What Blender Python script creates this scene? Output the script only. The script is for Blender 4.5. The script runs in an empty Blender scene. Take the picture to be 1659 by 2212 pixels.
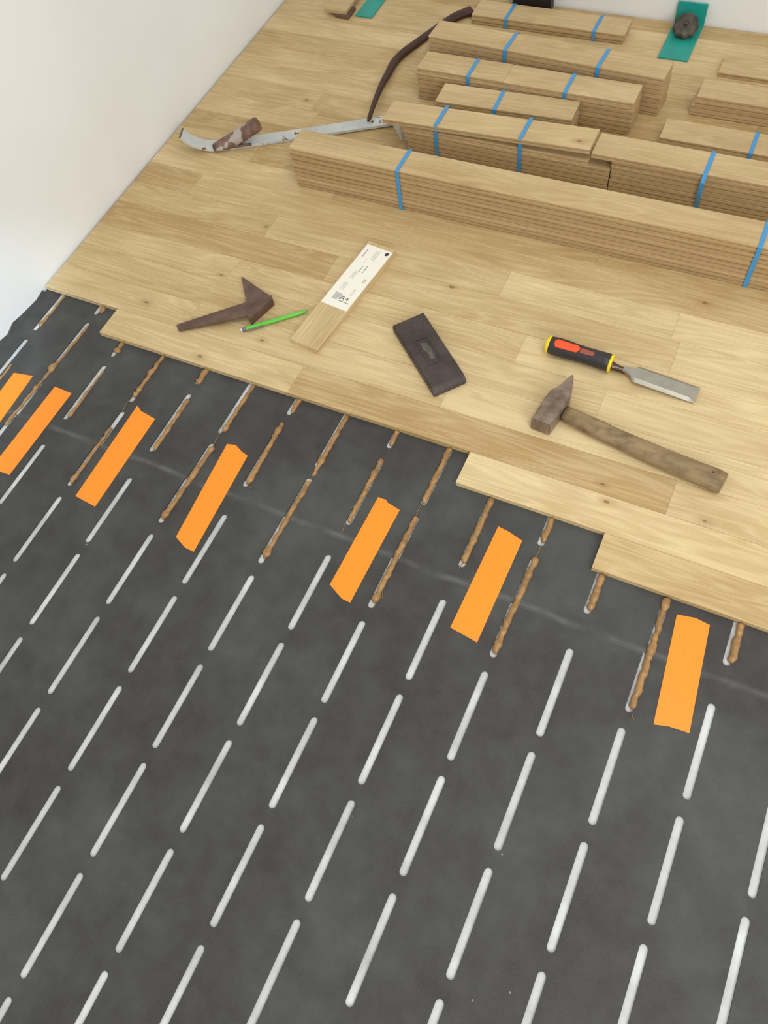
import bpy, bmesh, math, random
from mathutils import Vector, Matrix, noise

# ------------------------------------------------------------------ camera, light, exposure
scene = bpy.context.scene
COL = scene.collection
cam_d = bpy.data.cameras.new('camera'); cam = bpy.data.objects.new('camera', cam_d); COL.objects.link(cam)
cam_d.sensor_fit = 'HORIZONTAL'; cam_d.sensor_width = 36.0; cam_d.lens = 1645.857 / 1659 * 36.0
cam_d.clip_start = 0.02
RX = Vector((0.89773358, 0.42346155, -0.12146905)); RY = Vector((0.32336556, -0.82066691, -0.47110566)); RZ = Vector((-0.29918076, 0.38364847, -0.87367312))
cam.matrix_world = Matrix(((RX.x, -RY.x, -RZ.x, -0.19498), (RX.y, -RY.y, -RZ.y, -0.40787), (RX.z, -RY.z, -RZ.z, 1.20007), (0, 0, 0, 1)))
scene.camera = cam

world = bpy.data.worlds.new('world'); scene.world = world; world.use_nodes = True
bg = world.node_tree.nodes['Background']; bg.inputs[0].default_value = (1.0, 0.99, 0.965, 1); bg.inputs[1].default_value = 0.80

def area_light(name, loc, target, size, power, color):
    d = bpy.data.lights.new(name, 'AREA'); d.shape = 'SQUARE'; d.size = size; d.energy = power; d.color = color
    o = bpy.data.objects.new(name, d); COL.objects.link(o); o.location = loc
    o.rotation_euler = (Vector(target) - Vector(loc)).to_track_quat('-Z', 'Y').to_euler()
    return o
area_light('ceiling_light', (0.35, -0.05, 2.45), (-0.25, 0.25, 0), 0.8, 16, (1.0, 0.97, 0.92))
area_light('added_fill_light', (1.1, -1.3, 1.5), (-1.4, 0.5, 0.3), 1.1, 26, (1.0, 0.99, 0.96))  # unseen area light, added to brighten the left wall
sd = bpy.data.lights.new('added_blue_spot', 'SPOT'); sd.energy = 260; sd.color = (0.62, 0.82, 1.0); sd.spot_size = math.radians(11); sd.spot_blend = 0.35; sd.shadow_soft_size = 0.06  # unseen narrow spot, added to tint the lower left wall bluish
so = bpy.data.objects.new('added_blue_spot', sd); COL.objects.link(so); so.location = (-0.35, -2.2, 1.5)
so.rotation_euler = (Vector((-1.70, 0.12, 0.05)) - so.location).to_track_quat('-Z', 'Y').to_euler()

vs = scene.view_settings; vs.view_transform = 'Standard'; vs.look = 'None'; vs.gamma = 1.0; vs.use_curve_mapping = False
vs.exposure = 0.0

rnd = random.Random(7)
PI = math.pi
ZF = 0.011            # top of the laid planks
PT = 0.011            # plank thickness
WALLX = -1.590; BACKY = 1.665; RIGHTX = 1.0; FRONTY = -1.5

# ------------------------------------------------------------------ materials
def s2l(c): return tuple((v / 12.92 if v <= 0.04045 else ((v + 0.055) / 1.055) ** 2.4) for v in c)
def rgb(r, g, b): return s2l((r / 255, g / 255, b / 255)) + (1,)
class NT:
    def __init__(s, name):
        s.m = bpy.data.materials.new(name); s.m.use_nodes = True; s.t = s.m.node_tree; s.n = s.t.nodes
        s.b = s.n['Principled BSDF']
    def add(s, typ, **kw):
        n = s.n.new(typ)
        for k, v in kw.items(): setattr(n, k, v)
        return n
    def link(s, a, b): s.t.links.new(a, b)
    def val(s, x, inp):
        if isinstance(x, (int, float)): inp.default_value = x
        elif isinstance(x, tuple): inp.default_value = x
        else: s.link(x, inp)
    def math(s, op, a, b=0.0, c=0.0, clamp=False):
        n = s.add('ShaderNodeMath', operation=op); n.use_clamp = clamp
        s.val(a, n.inputs[0]); s.val(b, n.inputs[1]); s.val(c, n.inputs[2]); return n.outputs[0]
    def mix(s, f, a, b, mode='MIX'):
        n = s.add('ShaderNodeMix', data_type='RGBA', blend_type=mode)
        s.val(f, n.inputs[0]); s.val(a, n.inputs[6]); s.val(b, n.inputs[7]); return n.outputs[2]
    def coord(s, kind='Object'): return s.add('ShaderNodeTexCoord').outputs[kind]
    def mapping(s, vec, scale=(1, 1, 1), loc=(0, 0, 0)):
        n = s.add('ShaderNodeMapping'); s.link(vec, n.inputs[0]); n.inputs[3].default_value = scale; n.inputs[1].default_value = loc; return n.outputs[0]
    def noise(s, vec, scale, detail=3, rough=0.55, dist=0.0):
        n = s.add('ShaderNodeTexNoise'); s.link(vec, n.inputs['Vector']); n.inputs['Scale'].default_value = scale
        n.inputs['Detail'].default_value = detail; n.inputs['Roughness'].default_value = rough; n.inputs['Distortion'].default_value = dist
        return n.outputs['Fac']
    def ramp(s, f, stops):
        n = s.add('ShaderNodeValToRGB'); cr = n.color_ramp
        while len(cr.elements) > 1: cr.elements.remove(cr.elements[-1])
        for i, (p, c) in enumerate(stops):
            e = cr.elements[0] if i == 0 else cr.elements.new(p)
            e.position = p; e.color = c if isinstance(c, tuple) else (c, c, c, 1)
        s.link(f, n.inputs[0]); return n.outputs[0]
    def bump(s, h, strength=0.3, dist=0.001):
        n = s.add('ShaderNodeBump'); n.inputs['Strength'].default_value = strength; n.inputs['Distance'].default_value = dist
        s.link(h, n.inputs['Height']); s.link(n.outputs[0], s.b.inputs['Normal'])
    def base(s, c): s.val(c, s.b.inputs['Base Color'])
    def rough(s, r): s.val(r, s.b.inputs['Roughness'])

def plain(name, col, rough=0.5, metal=0.0, var=0.12, scale=40, bump=0.0):
    m = NT(name); co = m.coord()
    f = m.noise(co, scale, 4)
    dark = tuple(v * (1 - var) for v in col[:3]) + (1,); lite = tuple(min(1, v * (1 + var)) for v in col[:3]) + (1,)
    m.base(m.ramp(f, [(0.3, dark), (0.7, lite)])); m.rough(rough); m.b.inputs['Metallic'].default_value = metal
    if bump: m.bump(f, bump, 0.001)
    return m.m

def wood(name, light, dark, edge=None):
    """oak grain running along local X; 'tone', 'knot_x', 'knot_y', 'knot_r' are read from the plank itself"""
    m = NT(name); co = m.coord(); info = m.add('ShaderNodeObjectInfo').outputs['Random']
    off = m.add('ShaderNodeCombineXYZ'); m.val(m.math('MULTIPLY', info, 37.0), off.inputs[0]); m.val(m.math('MULTIPLY', info, 91.0), off.inputs[1]); m.val(m.math('MULTIPLY', info, 17.0), off.inputs[2])
    add = m.add('ShaderNodeVectorMath', operation='ADD'); m.link(co, add.inputs[0]); m.link(off.outputs[0], add.inputs[1]); v = add.outputs[0]
    def attr(n):
        a = m.add('ShaderNodeAttribute', attribute_type='OBJECT'); a.attribute_name = n; return a.outputs['Fac']
    kx, ky, kr = attr('knot_x'), attr('knot_y'), attr('knot_r')
    sx = m.add('ShaderNodeSeparateXYZ'); m.link(co, sx.inputs[0])
    dx = m.math('MULTIPLY', m.math('SUBTRACT', sx.outputs[0], kx), 0.55); dy = m.math('SUBTRACT', sx.outputs[1], ky)
    d = m.math('SQRT', m.math('ADD', m.math('MULTIPLY', dx, dx), m.math('MULTIPLY', dy, dy)))
    has = m.math('GREATER_THAN', kr, 0.0005)
    # broad cathedral figure
    big = m.noise(m.mapping(v, (2.2, 26, 26)), 1.0, 2, 0.5, 0.6)
    figure = m.math('ABSOLUTE', m.math('SINE', m.math('MULTIPLY', big, 26.0)))
    fine = m.noise(m.mapping(v, (14, 420, 420)), 1.0, 4, 0.65)
    blotch = m.noise(m.mapping(v, (5, 16, 16)), 1.0, 3, 0.5)
    f = m.math('ADD', m.math('MULTIPLY', figure, 0.20), m.math('ADD', m.math('MULTIPLY', fine, 0.50), m.math('MULTIPLY', blotch, 0.62)))
    tone = attr('tone')
    f = m.math('ADD', f, m.math('MULTIPLY', tone, 0.75))
    base = m.ramp(f, [(0.25, light), (1.05, dark)])
    warm = m.mix(m.math('MULTIPLY', info, 0.35), base, m.mix(1.0, base, (0.97, 0.945, 0.86, 1), 'MULTIPLY'))
    halo = m.math('MULTIPLY', has, m.math('SUBTRACT', 1.0, m.math('DIVIDE', d, m.math('ADD', m.math('MULTIPLY', kr, 4.5), 0.0001)), clamp=True))
    c = m.mix(m.math('MULTIPLY', halo, 0.45), warm, rgb(150, 112, 62))
    kcore = m.math('MULTIPLY', has, m.math('LESS_THAN', m.math('ADD', d, m.math('MULTIPLY', m.math('SUBTRACT', blotch, 0.5), 0.004)), kr))
    c = m.mix(m.math('MULTIPLY', kcore, 0.6), c, rgb(110, 80, 44))
    # pores and tiny pin knots
    pore = m.ramp(m.noise(m.mapping(v, (30, 900, 900)), 1.0, 2), [(0.62, 0.0), (0.75, 1.0)])
    c = m.mix(m.math('MULTIPLY', pore, 0.12), c, rgb(120, 88, 48))
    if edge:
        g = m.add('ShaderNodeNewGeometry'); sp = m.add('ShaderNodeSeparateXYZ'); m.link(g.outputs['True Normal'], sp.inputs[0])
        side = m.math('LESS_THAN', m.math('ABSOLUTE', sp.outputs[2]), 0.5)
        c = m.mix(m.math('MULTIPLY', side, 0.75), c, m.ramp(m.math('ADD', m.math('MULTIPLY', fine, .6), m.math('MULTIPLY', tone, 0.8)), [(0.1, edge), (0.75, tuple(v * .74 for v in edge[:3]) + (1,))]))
    m.base(c); m.rough(0.42); m.b.inputs['Specular IOR Level'].default_value = 0.35
    m.bump(fine, 0.08, 0.0006)
    return m.m

M = {}
M['oak'] = wood('oak_lacquered', rgb(225, 204, 159), rgb(174, 145, 97))
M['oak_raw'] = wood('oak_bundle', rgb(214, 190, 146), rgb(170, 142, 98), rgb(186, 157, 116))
def mat_wall():
    m = NT('white_plaster'); co = m.coord()
    n = m.noise(co, 3, 4); n2 = m.noise(co, 160, 3)
    m.base(m.ramp(n, [(0.3, rgb(230, 231, 229)), (0.7, rgb(236, 238, 237))])); m.rough(0.9); m.bump(n2, 0.12, 0.001); return m.m
M['wall'] = mat_wall()
def mat_screed():
    m = NT('pale_screed'); co = m.coord()
    n = m.noise(co, 9, 5, 0.6); n2 = m.noise(m.mapping(co, (1, 1, 1), (3, 5, 0)), 60, 3)
    c = m.ramp(n, [(0.34, rgb(176, 179, 177)), (0.5, rgb(196, 199, 198)), (0.62, rgb(214, 218, 218))])
    m.base(m.mix(0.15, c, m.ramp(n2, [(0.3, rgb(170, 170, 165)), (0.7, rgb(230, 230, 228))]))); m.rough(0.75); m.bump(n2, 0.1, 0.0006); return m.m
M['screed'] = mat_screed()
def mat_underlay():
    m = NT('dark_foam_underlay'); co = m.coord()
    big = m.noise(co, 3.2, 4, 0.6); mid = m.noise(co, 22, 4, 0.6); fine = m.noise(co, 700, 2)
    c = m.ramp(big, [(0.38, rgb(47, 44, 43)), (0.5, rgb(58, 58, 56)), (0.62, rgb(78, 81, 79))])
    c = m.mix(0.35, c, m.ramp(mid, [(0.36, rgb(46, 44, 43)), (0.64, rgb(80, 81, 78))]))
    c = m.mix(0.30, c, m.ramp(fine, [(0.3, rgb(40, 39, 38)), (0.7, rgb(86, 86, 85))]))
    # faint dusty crease beside the joint of the two rolls, dust marks, pale specks
    sx = m.add('ShaderNodeSeparateXYZ'); m.link(co, sx.inputs[0])
    wob = m.math('MULTIPLY', m.math('SUBTRACT', m.noise(m.mapping(co, (5, 0, 0)), 1.0, 2), 0.5), 0.02)
    dd = m.math('ABSOLUTE', m.math('SUBTRACT', m.math('ADD', sx.outputs[1], wob), 0.046))
    line = m.math('SUBTRACT', 1.0, m.math('DIVIDE', dd, 0.008), clamp=True)
    line = m.math('MULTIPLY', line, m.ramp(m.noise(co, 14, 3), [(0.38, 0.05), (0.62, 0.42)]))
    c = m.mix(line, c, rgb(124, 124, 122))
    vo = m.add('ShaderNodeTexVoronoi', feature='F1'); m.link(co, vo.inputs['Vector']); vo.inputs['Scale'].default_value = 22
    keep = m.math('GREATER_THAN', m.math('MULTIPLY', vo.outputs['Color'], 1.0), 0.62)
    speck = m.math('MULTIPLY', m.math('LESS_THAN', vo.outputs['Distance'], 0.028), keep)
    c = m.mix(m.math('MULTIPLY', speck, 0.6), c, rgb(165, 163, 158))
    m.base(c); m.rough(0.62); m.b.inputs['Specular IOR Level'].default_value = 0.4; m.bump(fine, 0.25, 0.0006); return m.m
M['underlay'] = mat_underlay()
def mat_glue():
    m = NT('brown_adhesive'); co = m.coord(); n = m.noise(co, 60, 3)
    m.base(m.ramp(n, [(0.3, rgb(132, 98, 58)), (0.7, rgb(170, 130, 80))])); m.rough(0.3); m.bump(n, 0.10, 0.002); return m.m
M['glue'] = mat_glue()
def mat_tape():
    m = NT('orange_tape'); co = m.coord(); n = m.noise(m.mapping(co, (1, 6, 1)), 90, 3)
    m.base(m.ramp(n, [(0.3, rgb(253, 140, 22)), (0.7, rgb(255, 150, 33))])); m.rough(0.5); m.bump(n, 0.12, 0.0006); return m.m
M['tape'] = mat_tape()
M['strap'] = plain('blue_strapping', rgb(62, 146, 204), 0.35, 0, 0.08, 200)
def mat_painted_iron():
    m = NT('chipped_grey_painted_iron'); co = m.coord()
    n = m.noise(co, 55, 4, 0.6); n2 = m.noise(co, 14, 3)
    paint = m.ramp(n2, [(0.3, rgb(178, 182, 180)), (0.7, rgb(204, 208, 206))])
    chip = m.ramp(m.math('ADD', m.math('MULTIPLY', n, 0.75), m.math('MULTIPLY', n2, 0.25)), [(0.595, 0.0), (0.62, 1.0)])
    rust = m.ramp(m.noise(co, 120, 3), [(0.3, rgb(70, 48, 36)), (0.7, rgb(150, 108, 62))])
    m.base(m.mix(chip, paint, rust)); m.rough(0.45); m.bump(chip, -0.3, 0.0008); return m.m
M['painted_iron'] = mat_painted_iron()
def mat_rusty(name, a, b, rough=0.45, metal=0.35):
    m = NT(name); co = m.coord(); n = m.noise(co, 45, 5, 0.65); n2 = m.noise(co, 9, 3)
    m.base(m.ramp(m.math('ADD', m.math('MULTIPLY', n, 0.6), m.math('MULTIPLY', n2, 0.4)), [(0.35, a), (0.65, b)])); m.rough(rough); m.b.inputs['Metallic'].default_value = metal
    m.bump(n, 0.2, 0.001); return m.m
M['brown_iron'] = mat_rusty('dark_brown_iron', rgb(80, 58, 48), rgb(116, 90, 78), 0.42, 0.15)
M['dark_iron'] = mat_rusty('dark_patinated_iron', rgb(48, 26, 20), rgb(76, 42, 34), 0.5, 0.1)
def mat_tube():
    m = NT('worn_brown_tube'); co = m.coord(); n = m.noise(co, 45, 5, .6); n2 = m.noise(co, 22, 2)
    c = m.ramp(n, [(0.35, rgb(92, 64, 54)), (0.65, rgb(138, 112, 98))])
    m.base(m.mix(m.ramp(n2, [(0.585, 0.0), (0.61, 0.85)]), c, rgb(178, 170, 162))); m.rough(0.5); m.bump(n, 0.15, 0.001); return m.m
M['tube_iron'] = mat_tube()
M['hammer_steel'] = mat_rusty('dull_brown_steel', rgb(100, 80, 64), rgb(158, 140, 124), 0.38, 0.45)
M['bright_steel'] = plain('ground_steel', rgb(164, 160, 148), 0.36, 0.6, 0.08, 60)
M['shank_steel'] = plain('shank_steel', rgb(96, 80, 74), 0.28, 0.9, 0.1, 60)
def mat_hammer_wood():
    m = NT('grimy_hammer_handle'); co = m.coord()
    n = m.noise(m.mapping(co, (9, 40, 40)), 1.0, 4); n2 = m.noise(m.mapping(co, (22, 30, 30)), 1.0, 4, 0.6)
    c = m.ramp(n, [(0.3, rgb(112, 92, 60)), (0.7, rgb(158, 136, 98))])
    c = m.mix(m.ramp(n2, [(0.5, 0.0), (0.7, 0.75)]), c, rgb(84, 58, 42))
    m.base(c); m.rough(0.6); m.bump(n2, 0.15, 0.001); return m.m
M['hammer_wood'] = mat_hammer_wood()
M['handle_end'] = plain('bare_handle_end', rgb(150, 130, 100), 0.7, 0, 0.15, 90)
M['black_rubber'] = plain('black_grip', rgb(44, 42, 44), 0.45, 0, 0.15, 60)
M['yellow'] = plain('yellow_plastic', rgb(238, 214, 26), 0.4, 0, 0.03)
M['orange_red'] = plain('orange_red_inlay', rgb(250, 84, 34), 0.4, 0, 0.03)
M['dull_red'] = plain('worn_red_print', rgb(150, 74, 58), 0.45, 0, 0.08)
def mat_block():
    m = NT('scuffed_dark_block'); co = m.coord(); n = m.noise(co, 28, 5, 0.6); n2 = m.noise(m.mapping(co, (1, 1, 1), (4, 0, 0)), 95, 3)
    c = m.ramp(n, [(0.3, rgb(44, 34, 32)), (0.7, rgb(74, 62, 58))])
    c = m.mix(m.ramp(n2, [(0.70, 0.0), (0.76, 0.55)]), c, rgb(130, 122, 114))
    m.base(c); m.rough(0.5); m.bump(n, 0.2, 0.001); return m.m
M['block'] = mat_block()
M['green'] = plain('green_plastic', rgb(98, 188, 62), 0.3, 0, 0.06)
M['grey_violet'] = plain('grey_violet_plastic', rgb(118, 106, 118), 0.35, 0, 0.05)
M['eraser'] = plain('white_eraser', rgb(224, 220, 214), 0.7, 0, 0.03)
M['paper'] = plain('white_label_paper', rgb(240, 236, 224), 0.7, 0, 0.02)
M['ink'] = plain('black_print', rgb(64, 60, 58), 0.7, 0, 0.1)
M['ink_grey'] = plain('faint_grey_print', rgb(192, 188, 180), 0.7, 0, 0.05)
M['ink_mid'] = plain('grey_print', rgb(112, 110, 106), 0.7, 0, 0.05)
M['teal'] = plain('teal_lacquered_steel', rgb(30, 150, 138), 0.4, 0, 0.12, 18)
M['knob'] = mat_rusty('dirty_knob', rgb(42, 40, 38), rgb(104, 96, 84), 0.6, 0.2)
M['black_box'] = plain('black_plastic', rgb(34, 26, 24), 0.5, 0, 0.1)

# ------------------------------------------------------------------ mesh helpers
def mesh(name, verts, faces, smooth=False):
    me = bpy.data.meshes.new(name); me.from_pydata([tuple(v) for v in verts], [], faces); me.validate()
    bm = bmesh.new(); bm.from_mesh(me); bmesh.ops.recalc_face_normals(bm, faces=bm.faces); bm.to_mesh(me); bm.free()
    if smooth:
        for p in me.polygons: p.use_smooth = True
    return me
def obj(name, me, mat, parent=None, loc=None, rot=None, **props):
    o = bpy.data.objects.new(name, me); COL.objects.link(o)
    if mat is not None and me is not None and not me.materials: me.materials.append(M[mat] if isinstance(mat, str) else mat)
    if parent is not None: o.parent = parent
    if loc is not None: o.location = loc
    if rot is not None: o.rotation_euler = rot
    for k, v in props.items(): o[k] = v
    return o
def thing(name, label, cat, loc=(0, 0, 0), rotz=0.0, group=None):
    o = bpy.data.objects.new(name, None); COL.objects.link(o); o.empty_display_size = 0.05
    o.location = loc; o.rotation_euler = (0, 0, rotz); o['label'] = label; o['category'] = cat
    if group: o['group'] = group
    return o
def box_mesh(name, x0, x1, y0, y1, z0, z1, bev=0.0, seg=1):
    bm = bmesh.new(); bmesh.ops.create_cube(bm, size=1)
    for v in bm.verts: v.co = Vector((x0 + (v.co.x + .5) * (x1 - x0), y0 + (v.co.y + .5) * (y1 - y0), z0 + (v.co.z + .5) * (z1 - z0)))
    if bev: bmesh.ops.bevel(bm, geom=bm.edges[:], offset=bev, segments=seg, affect='EDGES')
    me = bpy.data.meshes.new(name); bm.to_mesh(me); bm.free(); return me
def prism(name, poly, z0, z1, bev=0.0, seg=1, zf=None):
    """extrude an XY polygon; zf(x,y)->z offset for sloping plates"""
    n = len(poly); zf = zf or (lambda x, y: 0.0)
    vs_ = [(x, y, z0 + zf(x, y)) for x, y in poly] + [(x, y, z1 + zf(x, y)) for x, y in poly]
    fs = [tuple(reversed(range(n))), tuple(range(n, 2 * n))] + [(i, (i + 1) % n, n + (i + 1) % n, n + i) for i in range(n)]
    me = mesh(name, vs_, fs)
    if bev:
        bm = bmesh.new(); bm.from_mesh(me); bmesh.ops.bevel(bm, geom=bm.edges[:], offset=bev, segments=seg, affect='EDGES', clamp_overlap=True)
        bm.to_mesh(me); bm.free()
    return me
def sweep(name, pts, sect, closed=False, smooth=True, caps=True, up=Vector((0, 0, 1))):
    """sect(i,t)-> list of (side, up) offsets"""
    pts = [Vector(p) for p in pts]; n = len(pts); V = []; F = []
    for i, p in enumerate(pts):
        if closed: tan = (pts[(i + 1) % n] - pts[i - 1])
        else: tan = pts[min(i + 1, n - 1)] - pts[max(i - 1, 0)]
        tan.normalize(); side = tan.cross(up); side.normalize() if side.length > 1e-6 else None
        u = side.cross(tan)
        s = sect(i, i / max(1, n - 1)); m_ = len(s)
        V += [p + side * a + u * b for a, b in s]
    for i in range(n if closed else n - 1):
        j = (i + 1) % n
        for k in range(m_):
            F.append((i * m_ + k, i * m_ + (k + 1) % m_, j * m_ + (k + 1) % m_, j * m_ + k))
    if caps and not closed: F.append(tuple(range(m_))); F.append(tuple(range((n - 1) * m_, n * m_)))
    return mesh(name, V, F, smooth)
def lathe_x(name, prof, seg=24, smooth=True, sy=1.0, sz=1.0):
    """profile [(x, r)] revolved about X"""
    V = []; F = []
    for x, r in prof:
        for k in range(seg):
            a = 2 * PI * k / seg; V.append((x, r * sy * math.cos(a), r * sz * math.sin(a)))
    for i in range(len(prof) - 1):
        for k in range(seg): F.append((i * seg + k, i * seg + (k + 1) % seg, (i + 1) * seg + (k + 1) % seg, (i + 1) * seg + k))
    F.append(tuple(range(seg))); F.append(tuple(range((len(prof) - 1) * seg, len(prof) * seg)))
    me = mesh(name, V, F)
    if smooth:
        for p in me.polygons: p.use_smooth = len(p.vertices) == 4
    return me
def oval(w, h, n=12): return [(w * math.cos(2 * PI * k / n), h * math.sin(2 * PI * k / n)) for k in range(n)]
def look_dir(o, d):
    o.rotation_euler = Vector(d).to_track_quat('X', 'Z').to_euler()

def plank_mesh(L, W, T=PT, groove=True, ch=0.0005):
    """board lying along X, centred in X/Y, z 0..T, chamfered top edges and a groove in the front (-Y) edge"""
    h = W / 2
    if groove: prof = [(-h, 0), (h, 0), (h, T - ch), (h - ch, T), (-h + ch, T), (-h, T - ch), (-h, T * .62), (-h + .0028, T * .55), (-h + .0028, T * .38), (-h, T * .32)]
    else: prof = [(-h, 0), (h, 0), (h, T - ch), (h - ch, T), (-h + ch, T), (-h, T - ch)]
    n = len(prof); V = []
    for x, inset in ((-L / 2, 0), (L / 2, 0)):
        V += [(x, y, z) for y, z in prof]
    F = [tuple(reversed(range(n))), tuple(range(n, 2 * n))] + [(i, (i + 1) % n, n + (i + 1) % n, n + i) for i in range(n)]
    return mesh('plank', V, F)

# ------------------------------------------------------------------ the setting
floor = obj('floor', box_mesh('floor', WALLX - 0.1, RIGHTX, FRONTY, BACKY + 0.1, -0.10, -0.003), 'screed', kind='structure', label='pale screed floor partly covered with oak planks')
wl = obj('wall_left', box_mesh('wall_left', WALLX - 0.12, WALLX, FRONTY, BACKY + 0.12, -0.003, 2.6), 'wall', kind='structure', label='plain white plastered wall beside the floor')
wb = obj('wall_back', box_mesh('wall_back', WALLX, RIGHTX, BACKY, BACKY + 0.12, -0.003, 2.6), 'wall', kind='structure', label='white plastered wall behind the plank bundles')

# two rolls of slotted underlay, real slots cut through
SP = 0.110; PER = 0.175; SL = 0.1378; SR = 0.006; MT = 0.003
def underlay(name, ylo, yhi, shift, label, sx=0.0):
    V = []; F = []
    def quad(pts, z=0.0):
        b = len(V); V.extend([(x, y, z) for x, y in pts]); F.append(tuple(range(b, b + len(pts))))
    def wallpath(pts, close=False):
        for i in range(len(pts) - 1):
            b = len(V); (x0, y0), (x1, y1) = pts[i], pts[i + 1]
            V.extend([(x0, y0, 0), (x1, y1, 0), (x1, y1, -MT), (x0, y0, -MT)]); F.append((b, b + 1, b + 2, b + 3))
    NA = 8
    for c in range(-9, 16):
        xc = -c * SP + sx; xa = max(xc - SP / 2, WALLX + 0.004); xb = min(xc + SP / 2, RIGHTX - 0.02)
        if xb <= xa: continue
        inside = xa < xc - SR and xb > xc + SR
        if not inside: quad([(xa, ylo), (xb, ylo), (xb, yhi), (xa, yhi)]); continue
        quad([(xa, ylo), (xc - SR, ylo), (xc - SR, yhi), (xa, yhi)]); quad([(xc + SR, ylo), (xb, ylo), (xb, yhi), (xc + SR, yhi)])
        slots = []
        for r in range(-30, 30):
            t = (-0.5 * c - r) * PER + shift; b = t - SL
            if t - 0.03 < ylo or b + 0.03 > yhi: continue
            slots.append((b, t))
        slots.sort(); y = ylo; arc0 = None
        segs = []                                             # (from, fromarc, to, toarc)
        cur = ylo; curarc = False
        for b, t in slots:
            if b - SR > ylo: segs.append((cur, curarc, b, True))
            else: pass
            if t + SR < yhi: cur, curarc = t, True
            else: cur = None
            s0 = max(b, ylo); s1 = min(t, yhi)
            wallpath([(xc - SR, s0), (xc - SR, s1)]); wallpath([(xc + SR, s0), (xc + SR, s1)])
        if cur is not None: segs.append((cur, curarc, yhi, False))
        for a, aa, b, ba in segs:
            low = [(xc + SR * math.cos(PI - PI * k / NA), a + SR * math.sin(PI * k / NA)) for k in range(NA + 1)] if aa else [(xc - SR, a), (xc + SR, a)]
            top = [(xc + SR * math.cos(PI * k / NA), b - SR * math.sin(PI * k / NA)) for k in range(NA + 1)] if ba else [(xc + SR, b), (xc - SR, b)]
            quad(low + top)
            if aa: wallpath(low)
            if ba: wallpath(top)
    # outer rim
    wallpath([(WALLX + 0.004, ylo), (RIGHTX - 0.02, ylo), (RIGHTX - 0.02, yhi), (WALLX + 0.004, yhi), (WALLX + 0.004, ylo)])
    me = bpy.data.meshes.new(name); me.from_pydata(V, [], F)
    bm = bmesh.new(); bm.from_mesh(me); bmesh.ops.remove_doubles(bm, verts=bm.verts, dist=1e-6)
    for f in bm.faces:
        if abs(f.normal.z) > 0.5 and f.normal.z < 0: f.normal_flip()
    bm.to_mesh(me); bm.free()
    return obj(name, me, 'underlay', label=label, category='underlay')
SEAM = 0.0445
umat = underlay('underlay_mat', FRONTY + 0.02, SEAM - 0.00006, 0.0, 'large dark grey slotted underlay roll with bare white slots, in the foreground')
umat2 = underlay('underlay_mat', SEAM + 0.00006, BACKY - 0.005, 0.040, 'dark grey slotted underlay roll along the plank edge, its slots filled with glue', 0.0030)
# ragged strip of underlay turned up against the wall
rag = []
N = 26
rr = random.Random(3)
for i in range(N + 1):
    y = -0.35 + 0.70 * i / N; rag.append((y, 0.0035 + 0.0015 * math.sin(i * 1.7) + rr.uniform(-0.0015, 0.002) + (0.006 if i == 22 else 0.0)))
for par, sel in ((umat, [q for q in rag if q[0] < SEAM - 0.001]), (umat2, [q for q in rag if q[0] > SEAM + 0.001])):
    V = []; F = []; N = len(sel) - 1
    for y, h in sel: V += [(WALLX + 0.006, y, 0.0), (WALLX + 0.002, y, h), (WALLX + 0.0004, y, h), (WALLX + 0.001, y, 0.0)]
    for i in range(N):
        for k in range(4): F.append((i * 4 + k, i * 4 + (k + 1) % 4, (i + 1) * 4 + (k + 1) % 4, (i + 1) * 4 + k))
    F += [(0, 1, 2, 3), (N * 4, N * 4 + 1, N * 4 + 2, N * 4 + 3)]
    obj('torn_edge', mesh('torn_edge', V, F), 'underlay', par, label='torn underlay edge turned up at the wall')

# ------------------------------------------------------------------ laid planks, each one a part of the floor
ROWY = [0.147, 0.217, 0.287, 0.359, 0.4335, 0.507, 0.580, 0.657]
while ROWY[-1] < BACKY - 0.03: ROWY.append(ROWY[-1] + 0.0730)
ROWY[-1] = BACKY - 0.005
START = {0: -0.234, 1: -0.507, 2: -1.374}
JOINTS = {0: [0.42], 1: [0.16, 0.70], 2: [-0.898, -0.152, 0.55], 3: [-1.199, -0.60, 0.10, 0.7], 4: [-0.90, -0.321, 0.4], 5: [-1.18, -0.506, 0.2],
          6: [-0.97, -0.2275, 0.45], 7: [-1.165, -0.596, -0.246, 0.5], 8: [-1.42, -0.842, 0.1], 9: [-1.07, -0.441, 0.3], 10: [-1.332, -0.8, 0.0], 11: [-1.0, -0.3, 0.5], 12: [-1.247, -0.62, 0.2]}
TONE = {(0, 0): 0.10, (1, 0): -0.24, (2, 0): -0.10, (2, 1): 0.22, (2, 2): -0.12, (3, 0): -0.06, (3, 1): -0.08, (3, 2): -0.22, (4, 0): 0.08, (4, 2): -0.22, (4, 1): -0.16,
        (5, 0): -0.05, (5, 1): -0.05, (5, 2): -0.22, (6, 1): 0.02, (6, 2): -0.22, (7, 0): 0.10, (7, 1): 0.02, (7, 2): -0.25, (7, 3): -0.3, (8, 1): 0.0, (8, 2): 0.06, (9, 0): -0.1}
KNOTS = [(432, 770), (316, 653), (1302, 1046), (1310, 1084), (1322, 1056), (566, 735), (1318, 1025), (478, 594), (1523, 1126), (1562, 1106), (662, 217), (1523, 655), (575, 490), (976, 620), (1122, 654)]
CAMP = Vector((-0.19498, -0.40787, 1.20007))
def on_floor(u, v, z):
    d = RX * ((u - 829.5) / 1645.857) + RY * ((v - 1106.0) / 1645.857) + RZ
    return CAMP + d * ((z - CAMP.z) / d.z)
KW = [on_floor(u, v, ZF) for u, v in KNOTS]
prnd = random.Random(21)
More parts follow.
